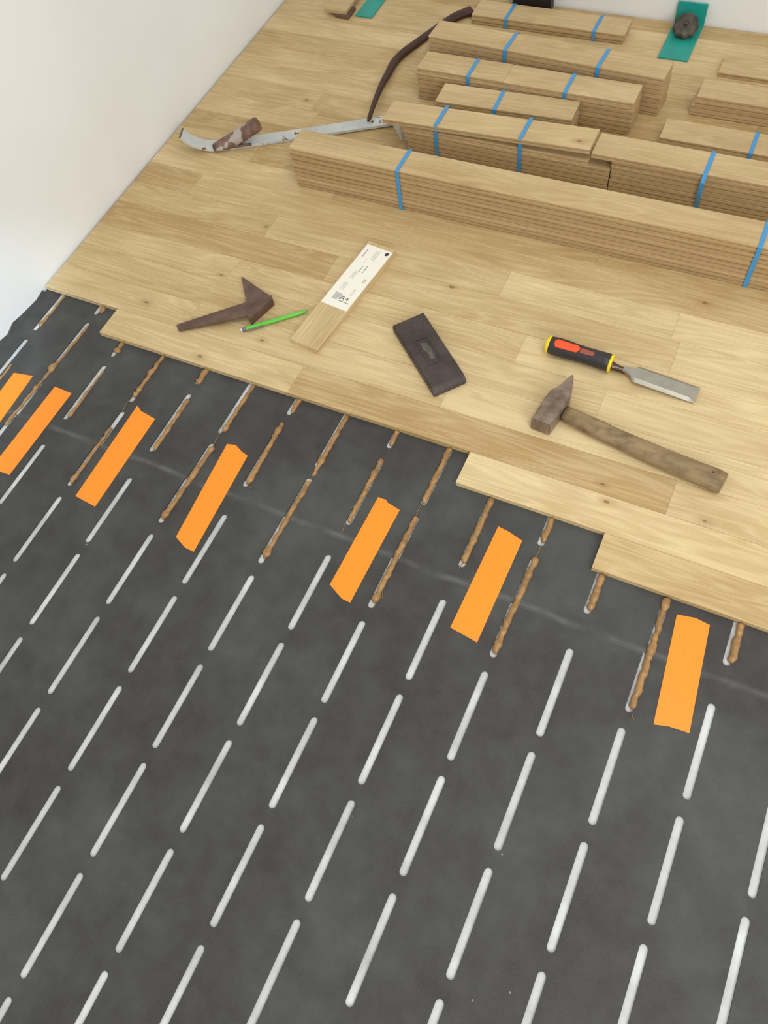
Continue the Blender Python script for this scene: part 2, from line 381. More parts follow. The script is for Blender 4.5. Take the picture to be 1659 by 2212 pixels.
for k in range(len(ROWY) - 1):
    y0, y1 = ROWY[k], ROWY[k + 1]; x = START.get(k, WALLX + 0.007); xe = RIGHTX - 0.03
    js = JOINTS.get(k)
    if js is None:
        js = []; q = x + prnd.uniform(0.25, 0.9)
        while q < xe - 0.25: js.append(q); q += prnd.uniform(0.4, 1.0)
    ends = [x] + list(js) + [xe]
    for i in range(len(ends) - 1):
        a, b = ends[i] + (0.00015 if i else 0), ends[i + 1] - 0.00015
        o = obj('plank', plank_mesh(b - a, (y1 - y0) - 0.0003), 'oak', floor, loc=((a + b) / 2, (y0 + y1) / 2, 0.0))
        o['tone'] = TONE.get((k, i), prnd.uniform(-0.16, 0.30))
        kn = [w for w in KW if a < w.x < b and y0 < w.y < y1]
        if kn:
            o['knot_x'] = kn[0].x - (a + b) / 2; o['knot_y'] = kn[0].y - (y0 + y1) / 2; o['knot_r'] = prnd.uniform(0.0022, 0.0036)

# ------------------------------------------------------------------ strapped bundles
BZ = ZF + 0.0010
def strap_mesh(y0, y1, z1, width=0.0085, bulge_f=0.0, bulge_b=0.006, z0=0.0001, lean=0.0):
    """closed ribbon round the bundle, in the YZ plane at x=0, bundle-local coordinates"""
    e = 0.0008
    path = [(y0 - e, z0), (y0 - e - bulge_f, z0 + 0.55 * (z1 - z0)) if bulge_f else (y0 - e, (z0 + z1) * .5), (y0 - e - bulge_f, z1 - (0.012 if bulge_f else 0.001)), (y0 + 0.0008, z1 + e), (y1 - 0.001, z1 + e),
            (y1 + e + bulge_b, z1 - 0.003), (y1 + e + bulge_b, z1 - 0.010), (y1 + e, z1 * .5), (y1 + e, z0)]
    t = 0.0006; V = []; F = []; n = len(path); cy = (y0 + y1) / 2; cz = (z0 + z1) / 2
    for j, (y, z) in enumerate(path):
        d = Vector((y - cy, z - cz)).normalized() * t; lx = lean * (1 - (z - z0) / (z1 - z0)) if y < cy else 0.0
        V += [(-width / 2 + lx, y, z), (width / 2 + lx, y, z), (width / 2 + lx, y + d.x, max(z + d.y, z0 - 0.0002)), (-width / 2 + lx, y + d.x, max(z + d.y, z0 - 0.0002))]
    for i in range(n):
        j = (i + 1) % n
        for k in range(4): F.append((i * 4 + k, i * 4 + (k + 1) % 4, j * 4 + (k + 1) % 4, j * 4 + k))
    return mesh('strap', V, F)
brnd = random.Random(5)
def bundle(label, x0, x1, y0, layers, rotz=0.0, straps=(), W=0.070, special=None, jitter=0.002, bulge_f=0.0, lean=0.0):
    """layers: count or list of (xa, xb) per layer; straps: x positions"""
    cx = (x0 + x1) / 2
    t = thing('plank_bundle', label, 'plank bundle', (cx, y0 + W / 2, BZ), rotz, 'strapped bundles of oak planks')
    if isinstance(layers, int): layers = [(x0, x1)] * layers
    for k, (a, b) in enumerate(layers):
        ja = brnd.uniform(-jitter, jitter); jb = brnd.uniform(-jitter, jitter); jy = brnd.uniform(-0.0007, 0.0007)
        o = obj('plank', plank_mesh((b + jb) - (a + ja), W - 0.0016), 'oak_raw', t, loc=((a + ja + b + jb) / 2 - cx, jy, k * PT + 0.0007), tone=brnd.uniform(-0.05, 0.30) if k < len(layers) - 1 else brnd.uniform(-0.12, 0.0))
    if special: special(t, cx)
    z1 = len(layers) * PT + 0.0007
    for s in straps:
        sx, zz = (s, z1) if not isinstance(s, tuple) else s
        obj('strap', strap_mesh(-W / 2, W / 2, zz, bulge_f=bulge_f, lean=lean), 'strap', t, loc=(sx - cx, 0, 0), label='blue plastic strap')
    return t
bundle('longest bundle of oak planks in front of the other bundles, nine layers high', -1.168, 0.12, 0.833, 9, straps=(-0.897, -0.150))
def p5_top(t, cx):
    a, b = -1.020, -0.531
    z0 = 6 * PT + 0.0012
    o = obj('plank', plank_mesh(b - a, 0.069), 'oak_raw', t, loc=((a + b) / 2 - cx, -0.002, z0 + 0.0095), rot=(0, -math.radians(2.2), 0), tone=-0.18)
    o['knot_x'] = 0.215; o['knot_y'] = -0.012; o['knot_r'] = 0.0030
bundle('oak plank bundle with raised tilted top plank, touching the grey pull bar', -0.972, -0.4835, 1.013,
       [(-0.955, -0.4835), (-0.962, -0.4845), (-0.958, -0.4835), (-0.966, -0.484), (-0.970, -0.4835), (-0.972, -0.531)], straps=((-0.886, 0.0846), (-0.685, 0.0922)), special=p5_top, jitter=0.001)
bundle('oak plank bundle behind the longest one, its top plank overhanging to the left', -0.4815, 0.10, 1.013,
       [(-0.4815, 0.10)] * 7 + [(-0.527, 0.09)], straps=(-0.293,), jitter=0.001, bulge_f=0.010)
bundle('low two-layer plank bundle with one blue strap, near the right edge', -0.423, 0.05, 1.190, 2, straps=(-0.227,))
bundle('four-layer plank bundle without visible strap, near the right edge', -0.379, 0.02, 1.316, [(-0.388, 0.02), (-0.386, 0.02), (-0.379, 0.02), (-0.379, 0.02)], jitter=0.0015)
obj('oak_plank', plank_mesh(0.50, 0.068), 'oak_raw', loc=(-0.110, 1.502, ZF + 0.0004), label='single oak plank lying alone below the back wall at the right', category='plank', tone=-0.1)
bundle('shortest strapped plank bundle, wedged between two longer bundles, single strap', -0.937, -0.611, 1.126, 6, rotz=math.radians(2.6), straps=(-0.790,))
def p3_top(t, cx):
    for a, b, z in ((-1.020, -0.8005, 6 * PT + 0.0007), (-0.800, -0.494, 6 * PT + 0.0007)):
        obj('plank', plank_mesh(b - a, 0.0684), 'oak_raw', t, loc=((a + b) / 2 - cx, 0.0015 if a < -0.9 else 0.0, z), tone=-0.02 if a < -0.9 else -0.10)
bundle('two-strap plank bundle whose top layer has a joint between two boards', -1.020, -0.494, 1.208, 6, straps=((-0.888, 7 * PT + .0007), (-0.651, 7 * PT + .0007)), special=p3_top)
bundle('tall plank bundle angled slightly, second from the back wall, two straps', -1.036, -0.452, 1.304, 8, rotz=-math.radians(2.9), straps=(-0.832, -0.603))
bundle('flat two-layer plank bundle nearest the back wall', -1.012, -0.608, 1.537, 2, straps=(-0.918, -0.684))

# ------------------------------------------------------------------ orange tape strips
TAPES = [([(-1.503, 0.132), (-1.455, 0.140), (-1.442, -0.06), (-1.492, -0.065)], 'orange tape strip closest to the wall, cut by the left photo edge'),
         ([(-1.389, 0.134), (-1.342, 0.132), (-1.342, -0.081), (-1.390, -0.084)], 'second orange tape strip from the wall, straight ends'),
         ([(-1.186, 0.156), (-1.170, 0.147), (-1.131, 0.141), (-1.129, -0.075), (-1.181, -0.070)], 'third orange tape strip from the wall, pointed upper corner'),
         ([(-0.958, 0.142), (-0.940, 0.146), (-0.920, 0.137), (-0.905, 0.133), (-0.895, -0.083), (-0.915, -0.082), (-0.943, -0.070)], 'middle orange tape strip, fourth from the wall'),
         ([(-0.629, 0.143), (-0.612, 0.143), (-0.609, 0.139), (-0.581, 0.133), (-0.585, -0.061), (-0.602, -0.060), (-0.633, -0.045)], 'fifth orange tape strip from the wall, with a notched torn top'),
         ([(-0.406, 0.167), (-0.385, 0.164), (-0.358, 0.156), (-0.361, -0.043), (-0.411, -0.036)], 'sixth orange tape strip from the wall, just left of a long glue bead'),
         ([(-0.086, 0.124), (-0.058, 0.129), (-0.035, 0.126), (-0.020, -0.051), (-0.050, -0.053), (-0.071, -0.059)], 'rightmost orange tape strip, nearest the camera')]
for poly, lab in TAPES:
    n = len(poly); cx = sum(p[0] for p in poly) / n; cy = sum(p[1] for p in poly) / n
    obj('tape_strip', prism('tape_strip', [(x - cx, y - cy) for x, y in poly], 0.0, 0.0005), 'tape', loc=(cx, cy, 0.00015), label=lab, category='tape', group='orange tape strips on the underlay')

# ------------------------------------------------------------------ glue beads
grnd = random.Random(11)
def glue(x, yt, yb, w, seed, label, thread=None, dx=0.0, blobs=(), thin=()):
    """bead along -Y from yt to yb; w half width; blobs [(y, factor)]; thread: list of xy points below the end"""
    w *= 1.22; n = max(8, int((yt - yb) / 0.0022)); pts = []; rad = []
    for i in range(n + 1):
        s = i / n; y = yt + (yb - yt) * s
        ox = dx * s + 0.0018 * noise.noise(Vector((y * 60, seed * 3.1, 0))) + 0.0012 * noise.noise(Vector((y * 120, seed * 1.7, 4)))
        r = w * (1 + 0.36 * noise.noise(Vector((y * 75, seed * 5.3, 9))) + 0.16 * noise.noise(Vector((y * 150, seed, 2))))
        for by, bf in blobs: r *= 1 + (bf - 1) * math.exp(-((y - by) / 0.006) ** 2)
        for t0, t1, tf in thin:
            if t1 < y < t0: r *= tf
        if i == n: r *= 0.35
        elif i == n - 1: r *= 0.7
        elif i == n - 2: r *= 0.88
        if i == 0: r *= 0.75
        pts.append((x + ox, y, 0.0)); rad.append(r)
    yo = (yt + yb) / 2
    V = []; F = []; m_ = 10
    for (px, py, _), r in zip(pts, rad):
        hh = min(0.0098, r * 1.25 + 0.0015)
        for k in range(m_):
            a = 2 * PI * k / m_
            V.append((px - x + r * math.cos(a) + 0.0007 * noise.noise(Vector((px * 200 + k, py * 150, seed))), py - yo, max(0.0, hh * 0.42 + hh * 0.58 * math.sin(a)) if True else 0))
    for i in range(n):
        for k in range(m_): F.append((i * m_ + k, i * m_ + (k + 1) % m_, (i + 1) * m_ + (k + 1) % m_, (i + 1) * m_ + k))
    F += [tuple(range(m_)), tuple(range(n * m_, (n + 1) * m_))]
    o = obj('glue_bead', mesh('glue_bead', V, F, True), 'glue', loc=(x, yo, -0.0029), label=label, category='glue bead', group='brown glue beads in the underlay slots')
    if thread:
        tp = [(a - x, b - yo, 0.0040) for a, b in thread]
        obj('glue_thread', sweep('glue_thread', tp, lambda i, t: oval(0.0006, 0.0006, 6)), 'glue', o)
    return o
E1 = 0.2866; E2 = 0.2166; E3 = 0.1466; E0 = 0.3586
G = [
 (-1.531, E0 - .001, 0.2586, 0.0026, 'thin squiggly glue bead next to the wall, meeting the first plank', dict(blobs=[(.266, 1.7)])),
 (-1.416, E0 - .0005, 0.341, 0.0040, 'short glue stub just left of the stepped plank corner near the wall', {}),
 (-1.420, 0.300, 0.0137, 0.0026, 'long thin glue bead running left of the second tape strip, with a blob midway', dict(dx=-.012, blobs=[(.170, 2.3), (.178, 1.8), (.118, 1.6)])),
 (-1.524, 0.150, 0.085, 0.0024, 'pale glue trace in the slot above the tape strip at the left photo edge', {}),
 (-1.3135, E2 + .0695, 0.2556, 0.0036, 'short glue stub with round tip, first below the stepped plank near the wall', dict(blobs=[(.262, 1.5)])),
 (-1.3105, 0.206, 0.0785, 0.0028, 'glue bead lying in a white slot between second and third tape strips, upper end bare', dict(blobs=[(.088, 1.7)], thin=[(.206, .15, .75)])),
 (-1.206, E1, 0.1721, 0.0036, 'glue bead with a fat lobe reaching the plank above the third tape strip', dict(blobs=[(.24, 1.6), (.178, 1.4)], thread=[(-1.208, .172), (-1.211, .150), (-1.207, .131)])),
 (-1.094, E1, 0.2474, 0.0048, 'short thick glue stub below a dark plank knot', dict(blobs=[(.254, 1.3)])),
 (-1.0915, 0.2065, 0.0759, 0.0037, 'glue bead with hooked top between third and fourth tape strips, not touching planks', dict(blobs=[(.205, 1.4), (.083, 1.5)])),
 (-1.2078, 0.090, -0.050, 0.0030, 'glue bead in half bare white slot on the left of the third tape strip', dict(blobs=[(-.042, 1.6)])),
 (-0.980, E1, 0.1652, 0.0034, 'slim glue bead reaching the plank above the fourth tape strip', dict(blobs=[(.172, 1.4)], thread=[(-.982, .165), (-.9835, .145), (-.982, .126)])),
 (-0.981, 0.1256, -0.0476, 0.0039, 'lumpy twisted glue bead directly left of the fourth tape strip', dict(blobs=[(.118, 1.4), (.06, 1.4), (-.04, 1.4)], dx=-.007)),
 (-0.872, E1, 0.2515, 0.0040, 'short glue stub right below the joint of the pale and tan edge planks', {}),
 (-0.877, 0.2248, 0.0778, 0.0040, 'glue bead with a loop near its top, to the right of the fourth tape strip', dict(blobs=[(.207, 1.5), (.088, 1.6)], dx=.004, thread=[(-.872, .08), (-.869, .073), (-.862, .072)])),
 (-0.764, E1, 0.1379, 0.0036, 'slender glue bead under the tan edge plank, tapering toward another bead', dict(blobs=[(.175, 1.5)], thread=[(-.763, .14), (-.764, .13), (-.765, .122)])),
 (-0.7645, 0.1252, -0.0455, 0.0036, 'long glue bead ending in a thick lump, left of the fifth tape strip', dict(dx=-.003, blobs=[(-.036, 1.9), (-.026, 1.5)])),
 (-0.656, E1, 0.2528, 0.0042, 'short smooth glue stub under the middle of the tan edge plank', {}),
 (-0.657, 0.2191, 0.0765, 0.0037, 'glue bead with a side whisker above the fifth tape strip', dict(blobs=[(.185, 1.4)], thread=[(-.655, .080), (-.661, .072), (-.659, .055)])),
 (-0.5475, E1, 0.1616, 0.0044, 'thick glue bead left of the stepped corner beneath the hammer', dict(blobs=[(.215, 1.2)], thread=[(-.549, .164), (-.5495, .15), (-.549, .133)])),
 (-0.5475, 0.1321, -0.0454, 0.0041, 'long wavy glue bead right of the fifth tape strip', dict(blobs=[(-.037, 1.5)], thread=[(-.543, -.02), (-.538, -.03), (-.543, -.04)])),
 (-0.436, E2, 0.0794, 0.0042, 'glue bead left of the sixth tape strip, reaching the stepped plank', dict(thread=[(-.436, .08), (-.438, .072), (-.439, .066)])),
 (-0.325, E2, 0.1661, 0.0044, 'short glue bead at the plank edge with a drip to the bead below', dict(thread=[(-.326, .168), (-.325, .15), (-.326, .134)])),
 (-0.3245, 0.1344, -0.0494, 0.0045, 'long smooth glue bead right of the sixth tape strip', dict(dx=-.005, blobs=[(.13, 1.15)])),
 (-0.2135, E3, 0.0784, 0.0046, 'short smooth glue bead near the corner of the nearest plank', {}),
 (-0.1065, E3 - .002, -0.0489, 0.0046, 'long thick glue bead left of the rightmost tape strip, curled tail', dict(thread=[(-.107, -.045), (-.106, -.054), (-.102, -.061), (-.099, -.064)])),
 (0.0085, E3, 0.0781, 0.0048, 'smooth glue bead right of the rightmost tape strip', {}),
]
for i, (x, yt, yb, w, lab, kw) in enumerate(G): glue(x, yt, yb, w, i + 1.37, lab, **kw)

# ------------------------------------------------------------------ hammer
hm = thing('hammer', 'steel hammer with wedge-shaped peen and grimy wooden handle', 'hammer', (-0.395, 0.420, ZF))
def L2(pts, c): return [(x - c[0], y - c[1]) for x, y in pts]
hc = (-0.395, 0.420)
outl = [(-0.4235, 0.372), (-0.386, 0.3690), (-0.3735, 0.432), (-0.3745, 0.450), (-0.3790, 0.474), (-0.3840, 0.4935), (-0.3885, 0.4930), (-0.396, 0.472), (-0.404, 0.455), (-0.4125, 0.446), (-0.4165, 0.426)]
obj('hammer_head', prism('hammer_head', L2(outl, hc), 0.0006, 0.0315, 0.0018, 2), 'hammer_steel', hm)
# handle: oval sweep
hp = []; hsec = []
N = 22
for i in range(N + 1):
    s = i / N; x = -0.3745 + s * 0.2930; y = 0.4175 - 0.0455 * s - 0.004 * math.sin(PI * s)
    w = 0.0148 + 0.0052 * min(1, s * 1.8) + 0.0012 * s - 0.0015 * math.sin(PI * s) * (s > .3); h = 0.0100 + 0.0022 * s
    if i == N: w *= 0.94; h *= 0.92
    hp.append((x - hc[0], y - hc[1], h + 0.0008 + 0.0025 * (1 - s))); hsec.append((w, h))
def squircle(w, h, n=20):
    r = []
    for k in range(n):
        a = 2 * PI * k / n; c, s = math.cos(a), math.sin(a)
        r.append((w * math.copysign(abs(c) ** 0.75, c), h * math.copysign(abs(s) ** 0.75, s)))
    return r
hd = obj('handle', sweep('handle', hp, lambda i, t: squircle(*hsec[i])), 'hammer_wood', hm)
e = Vector(hp[-1]); e2 = Vector(hp[-2]); dirn = (e - e2).normalized()
obj('handle_end', sweep('handle_end', [e - dirn * 0.0002, e + dirn * 0.0012, e + dirn * 0.0018], lambda i, t: squircle(hsec[-1][0] * (1, .98, .9)[i], hsec[-1][1] * (1, .98, .9)[i])), 'handle_end', hd, label='bare pale wood at the handle end')
hl = Vector((0.0, 0.0, 0)); 
obj('hanging_hole', lathe_x('hanging_hole', [(-0.0004, 0.0022), (0.0004, 0.0022)], 12), 'ink', hd, loc=(hp[-3][0] + 0.006, hp[-3][1] + 0.004, hp[-3][2] + hsec[-3][1] + 0.0001), rot=(0, PI / 2, 0), label='dark hole in the handle end')

# ------------------------------------------------------------------ chisel
ch = thing('chisel', 'wide wood chisel with black, red and yellow handle', 'chisel', (-0.392, 0.554, ZF), math.radians(-2.6))
HZ = 0.0182
grip = obj('handle', lathe_x('handle', [(-0.060, 0.0150), (-0.058, 0.0166), (-0.045, 0.0178), (-0.025, 0.0176), (-0.008, 0.0164), (0.012, 0.0158), (0.032, 0.0162), (0.050, 0.0168), (0.0588, 0.0166), (0.060, 0.0150)], 28), 'black_rubber', ch, loc=(0, 0, HZ))
obj('end_cap', lathe_x('end_cap', [(-0.0665, 0.011), (-0.066, 0.0135), (-0.0645, 0.0155), (-0.0600, 0.0172), (-0.0590, 0.0170)], 28), 'yellow', ch, loc=(0, 0, HZ), label='yellow butt cap')
obj('front_ring', lathe_x('front_ring', [(0.0590, 0.0168), (0.0600, 0.0174), (0.0628, 0.0170), (0.0638, 0.0150)], 28), 'yellow', ch, loc=(0, 0, HZ), label='yellow front ring')
def inlay(name, x0, x1, hw0, hw1, r0, mat):
    V = []; F = []; nx = 10; na = 8
    for i in range(nx + 1):
        s = i / nx; x = x0 + (x1 - x0) * s; hw = hw0 + (hw1 - hw0) * s
        cap = min(1.0, math.sqrt(max(0.0, 1 - ((0.10 - s) / 0.10) ** 2)) if s < .10 else 1.0); 
        if s > .93: cap = math.sqrt(max(0.05, 1 - ((s - .93) / .07) ** 2))
        cap = max(cap, 0.35)
        for k in range(na + 1):
            a = PI / 2 + 0.22 + (k / na - .5) * 2 * hw * cap / 0.0172
            V.append((x, r0 * math.cos(a), r0 * math.sin(a)))
    for i in range(nx):
        for k in range(na): b = i * (na + 1) + k; F.append((b, b + 1, b + na + 2, b + na + 1))
    me = mesh(name, V, F, True)
    bm = bmesh.new(); bm.from_mesh(me); bmesh.ops.solidify(bm, geom=bm.faces[:], thickness=0.0012); bm.to_mesh(me); bm.free()
    return me
i1 = obj('inlay', inlay('inlay', -0.0500, 0.000, 0.0088, 0.0072, 0.0184, 'x'), 'orange_red', grip, loc=(0, -0.001, 0), label='orange red grip inlay')
i2 = obj('print_patch', inlay('print_patch', 0.000, 0.0290, 0.0060, 0.0046, 0.0171, 'x'), 'dull_red', grip, loc=(0, -0.001, 0), label='dull red patch with dark lettering')
shank = obj('shank', lathe_x('shank', [(0.062, 0.0105), (0.066, 0.0082), (0.072, 0.0068), (0.088, 0.0060), (0.098, 0.0052)], 20), 'shank_steel', ch, loc=(0, 0, HZ), rot=(0, math.radians(6.0), 0))
# blade: bevel-edged, wide, flaring from the neck
V = []; F = []
xs = [(0.086, 0.0050, 0.0048, 0.0050), (0.094, 0.0056, 0.0040, 0.0056), (0.101, 0.0085, 0.0034, 0.0078), (0.107, 0.0150, 0.0031, 0.0110), (0.111, 0.0185, 0.0030, 0.0118), (0.114, 0.0190, 0.0030, 0.0120), (0.215, 0.0190, 0.0026, 0.0126), (0.2255, 0.0190, 0.0004, 0.0180)]
for x, hw, ht, top in xs:
    zc = 0.0125 - (x - 0.086) / 0.14 * 0.0088
    V += [(x, -hw, zc - ht), (x, hw, zc - ht), (x, hw, zc - ht * .35), (x, top, zc + ht), (x, -top, zc + ht), (x, -hw, zc - ht * .35)]
for i in range(len(xs) - 1):
    for k in range(6): F.append((i * 6 + k, i * 6 + (k + 1) % 6, (i + 1) * 6 + (k + 1) % 6, (i + 1) * 6 + k))
F += [tuple(range(6)), tuple(range((len(xs) - 1) * 6, len(xs) * 6))]
obj('blade', mesh('blade', V, F), 'bright_steel', ch)

# ------------------------------------------------------------------ tapping block
bc = (-0.668, 0.465)
tb = thing('tapping_block', 'scuffed black tapping block lying on the planks between pencil and chisel', 'block', (bc[0], bc[1], ZF), math.radians(-40.6))
def block_mesh():
    bm = bmesh.new(); bmesh.ops.create_cube(bm, size=1)
    for v in bm.verts: v.co = Vector((v.co.x * 0.192, v.co.y * 0.070, 0.0003 + (v.co.z + .5) * 0.017))
    # chamfer the end nearest the camera
    eds = [e_ for e_ in bm.edges if all(v.co.x > 0 and v.co.z > 0.01 for v in e_.verts)]
    bmesh.ops.bevel(bm, geom=eds, offset=0.010, segments=1, affect='EDGES')
    bmesh.ops.bevel(bm, geom=[e_ for e_ in bm.edges], offset=0.0016, segments=2, affect='EDGES', clamp_overlap=True)
    me = bpy.data.meshes.new('body'); bm.to_mesh(me); bm.free(); return me
body = obj('body', block_mesh(), 'block', tb)
fr = [(-0.034, -0.0135), (0.034, -0.0135), (0.034, 0.0135), (-0.034, 0.0135)]
def frame_mesh(x0, x1, y0, y1, w, z0, z1):
    V = []; 
    for z in (z0, z1): V += [(x0, y0, z), (x1, y0, z), (x1, y1, z), (x0, y1, z), (x0 + w, y0 + w, z), (x1 - w, y0 + w, z), (x1 - w, y1 - w, z), (x0 + w, y1 - w, z)]
    F = []
    for i in range(4):
        j = (i + 1) % 4
        F += [(8 + i, 8 + j, 12 + j, 12 + i), (i, j, 4 + j, 4 + i), (i, j, 8 + j, 8 + i), (4 + i, 4 + j, 12 + j, 12 + i)]
    return mesh('moulded_frame', V, F)
obj('moulded_frame', frame_mesh(-0.036, 0.034, -0.0135, 0.0135, 0.0022, 0.0170, 0.0184), 'block', body, label='moulded rectangle in the middle of the block')
obj('worn_lettering', prism('worn_lettering', [(-0.026, -0.006), (-0.004, -0.007), (0.004, -0.003), (0.022, -0.005), (0.024, 0.004), (0.002, 0.007), (-0.02, 0.006)], 0.0171, 0.0177, 0.0001), plain('worn_grey', rgb(84, 78, 70), 0.5, 0, 0.35, 150), body, label='worn greyish lettering patch')

# ------------------------------------------------------------------ brown steel bracket
br = thing('steel_bracket', 'dark brown two-armed steel bracket with raised lip, beside green pencil', 'bracket', (-1.100, 0.440, ZF))
bo = (-1.100, 0.440)
# plate slopes from both arm tips on the floor up to the lip
import itertools
def slope(x, y):
    # 0 at tips, 0.0165 at lip line
    X, Y = x + bo[0], y + bo[1]
    n = Vector((0.94, -0.34)); d0 = Vector((-1.213, 0.358)).dot(n); d1 = Vector((-1.060, 0.432)).dot(n); d2 = Vector((-1.150, 0.533)).dot(n)
    s = (Vector((X, Y)).dot(n) - min(d0, d2)) / (d1 - min(d0, d2))
    return 0.0150 * max(0.0, min(1.0, s))
plate = [(-1.214, 0.360), (-1.198, 0.347), (-1.060, 0.4265), (-1.045, 0.4885), (-1.148, 0.5300), (-1.0905, 0.4600)]
obj('plate', prism('plate', L2(plate, bo), 0.0006, 0.0050, 0.0004, 1, slope), 'brown_iron', br)
lip = [(-1.0640, 0.4230), (-1.0560, 0.4165), (-1.0365, 0.4830), (-1.0440, 0.4910)]
obj('lip', prism('lip', L2(lip, bo), 0.0006, 0.0215, 0.0006, 1), 'brown_iron', br, label='upright lip across the bracket end')

# ------------------------------------------------------------------ green mechanical pencil
pa = Vector((-1.069, 0.393)); pb = Vector((-0.956, 0.490)); pm = (pa + pb) / 2; pl = (pb - pa).length
pc = thing('mechanical_pencil', 'green mechanical pencil with grey violet clip, beside the bracket', 'pencil', (pm.x, pm.y, ZF), math.atan2(pb.y - pa.y, pb.x - pa.x))
R0 = 0.0047; h = pl / 2
obj('barrel', lathe_x('barrel', [(-h + 0.012, R0 * .95), (-h + 0.014, R0), (h - 0.030, R0), (h - 0.016, R0 * .95), (h - 0.008, R0 * .6), (h - 0.003, R0 * .3)], 16), 'green', pc, loc=(0, 0, R0 + 0.0004))
obj('tip', lathe_x('tip', [(h - 0.0032, R0 * .26), (h, R0 * .12)], 10), 'grey_violet', pc, loc=(0, 0, R0 + 0.0004))
obj('push_button', lathe_x('push_button', [(-h + 0.0035, R0 * .86), (-h + 0.0125, R0 * .92)], 16), 'grey_violet', pc, loc=(0, 0, R0 + 0.0004))
obj('eraser', lathe_x('eraser', [(-h, R0 * .55), (-h + 0.001, R0 * .75), (-h + 0.0036, R0 * .78)], 16), 'eraser', pc, loc=(0, 0, R0 + 0.0004))
obj('clip', box_mesh('clip', -h + 0.014, -h + 0.050, -R0 - 0.0026, -R0 - 0.0006, R0 - 0.0012, R0 + 0.0022, 0.0006), 'grey_violet', pc)

# ------------------------------------------------------------------ labelled offcut
oc = Vector(((-0.954 - 0.849) / 2, (0.400 + 0.705) / 2)); yaw = math.radians(90 - 6.6)
off = obj('oak_offcut', plank_mesh(0.308, 0.0685), 'oak', loc=(oc.x, oc.y, ZF + 0.0003), rot=(0, 0, yaw), label='short oak offcut board bearing a white printed label', category='board', tone=-0.06)
# label sheet, local frame: u to the photo right, v along the board
lb0 = Vector((-0.939, 0.516)); lu = Vector((0.0645, -0.0078)); lv = Vector((0.0185, 0.1840))
lab = obj('product_label', None, None, None)
lme = prism('product_label', [(0, 0), (lu.length, 0), (lu.length, lv.length), (0, lv.length)], 0, 0.0002)
bpy.data.objects.remove(lab)
lab = obj('product_label', lme, 'paper', loc=(lb0.x + 0.0005, lb0.y, ZF + 0.0003 + PT + 0.0001), rot=(0, 0, math.atan2(lu.y, lu.x)), label='white paper label stuck on the oak offcut, printed A+', category='label')
LU, LV = lu.length, lv.length
def ink_poly(name, poly, mat, label=None, lift=0.0002):
    o = obj(name, prism(name, [(a * LU, b * LV) for a, b in poly], lift, lift + 0.00008), mat, lab)
    if label: o['label'] = label
    return o
def ink_text(name, s, u, v, size, mat, rot=0.0, lift=0.00021, label=None):
    cu = bpy.data.curves.new(name, 'FONT'); cu.body = s; cu.size = size; cu.align_x = 'CENTER'; cu.align_y = 'CENTER'; cu.extrude = 0.00004
    tmp = bpy.data.objects.new(name + '_tmp', cu); COL.objects.link(tmp)
    bpy.context.view_layer.update()
    me = bpy.data.meshes.new_from_object(tmp.evaluated_get(bpy.context.evaluated_depsgraph_get())); bpy.data.objects.remove(tmp)
    me.materials.clear(); o = obj(name, me, mat, lab, loc=(u * LU, v * LV, lift + 0.00006), rot=(0, 0, rot))
    if label: o['label'] = label
    return o
ink_poly('grey_panel', [(0.22, 0.10), (0.42, 0.10), (0.42, 0.125), (0.52, 0.125), (0.52, 0.20), (0.22, 0.21)], 'ink_grey')
ink_text('rating_mark', 'A+', 0.66, 0.150, 0.0185, 'ink', label='A+ in dark letters')
def dashes(name, u0, u1, v0, v1, rows, mat, along_v=True, seed=1):
    r = random.Random(seed); V = []; F = []
    for k in range(rows):
        c = (k + .5) / rows; s = 0.0
        while s < 0.97:
            ln = r.uniform(0.05, 0.14); e_ = min(1.0, s + ln); th = 0.28 / rows
            if along_v: q = [(u0 + (c - th) * (u1 - u0), v0 + s * (v1 - v0)), (u0 + (c + th) * (u1 - u0), v0 + s * (v1 - v0)), (u0 + (c + th) * (u1 - u0), v0 + e_ * (v1 - v0)), (u0 + (c - th) * (u1 - u0), v0 + e_ * (v1 - v0))]
            else: q = [(u0 + s * (u1 - u0), v0 + (c - th) * (v1 - v0)), (u0 + e_ * (u1 - u0), v0 + (c - th) * (v1 - v0)), (u0 + e_ * (u1 - u0), v0 + (c + th) * (v1 - v0)), (u0 + s * (u1 - u0), v0 + (c + th) * (v1 - v0))]
            b = len(V); V += [(a * LU, bb * LV, 0.00028) for a, bb in q]; F.append((b, b + 1, b + 2, b + 3)); s = e_ + r.uniform(0.03, 0.06)
    return obj(name, mesh(name, V, F), mat, lab)
dashes('small_print', 0.46, 0.92, 0.095, 0.112, 1, 'ink', False, 3)
dashes('small_print', 0.12, 0.175, 0.80, 0.93, 1, 'ink', True, 4)
dashes('small_print', 0.27, 0.42, 0.45, 0.58, 3, 'ink_grey', True, 5)
dashes('small_print', 0.23, 0.40, 0.26, 0.38, 3, 'ink_grey', True, 6)
dashes('small_print', 0.70, 0.80, 0.22, 0.33, 2, 'ink_grey', True, 7)
dashes('small_print', 0.34, 0.38, 0.72, 0.80, 1, 'ink_grey', True, 8)
dashes('small_print', 0.45, 0.62, 0.80, 0.95, 2, 'ink_grey', True, 9)
dashes('printed_figures', 0.385, 0.445, 0.58, 0.68, 1, 'ink_mid', True, 12)
dashes('printed_figures', 0.53, 0.59, 0.57, 0.69, 1, 'ink_mid', True, 13)
ink_text('conformity_mark', 'CE', 0.82, 0.479, 0.0090, 'ink_mid', PI / 2, label='small CE mark')
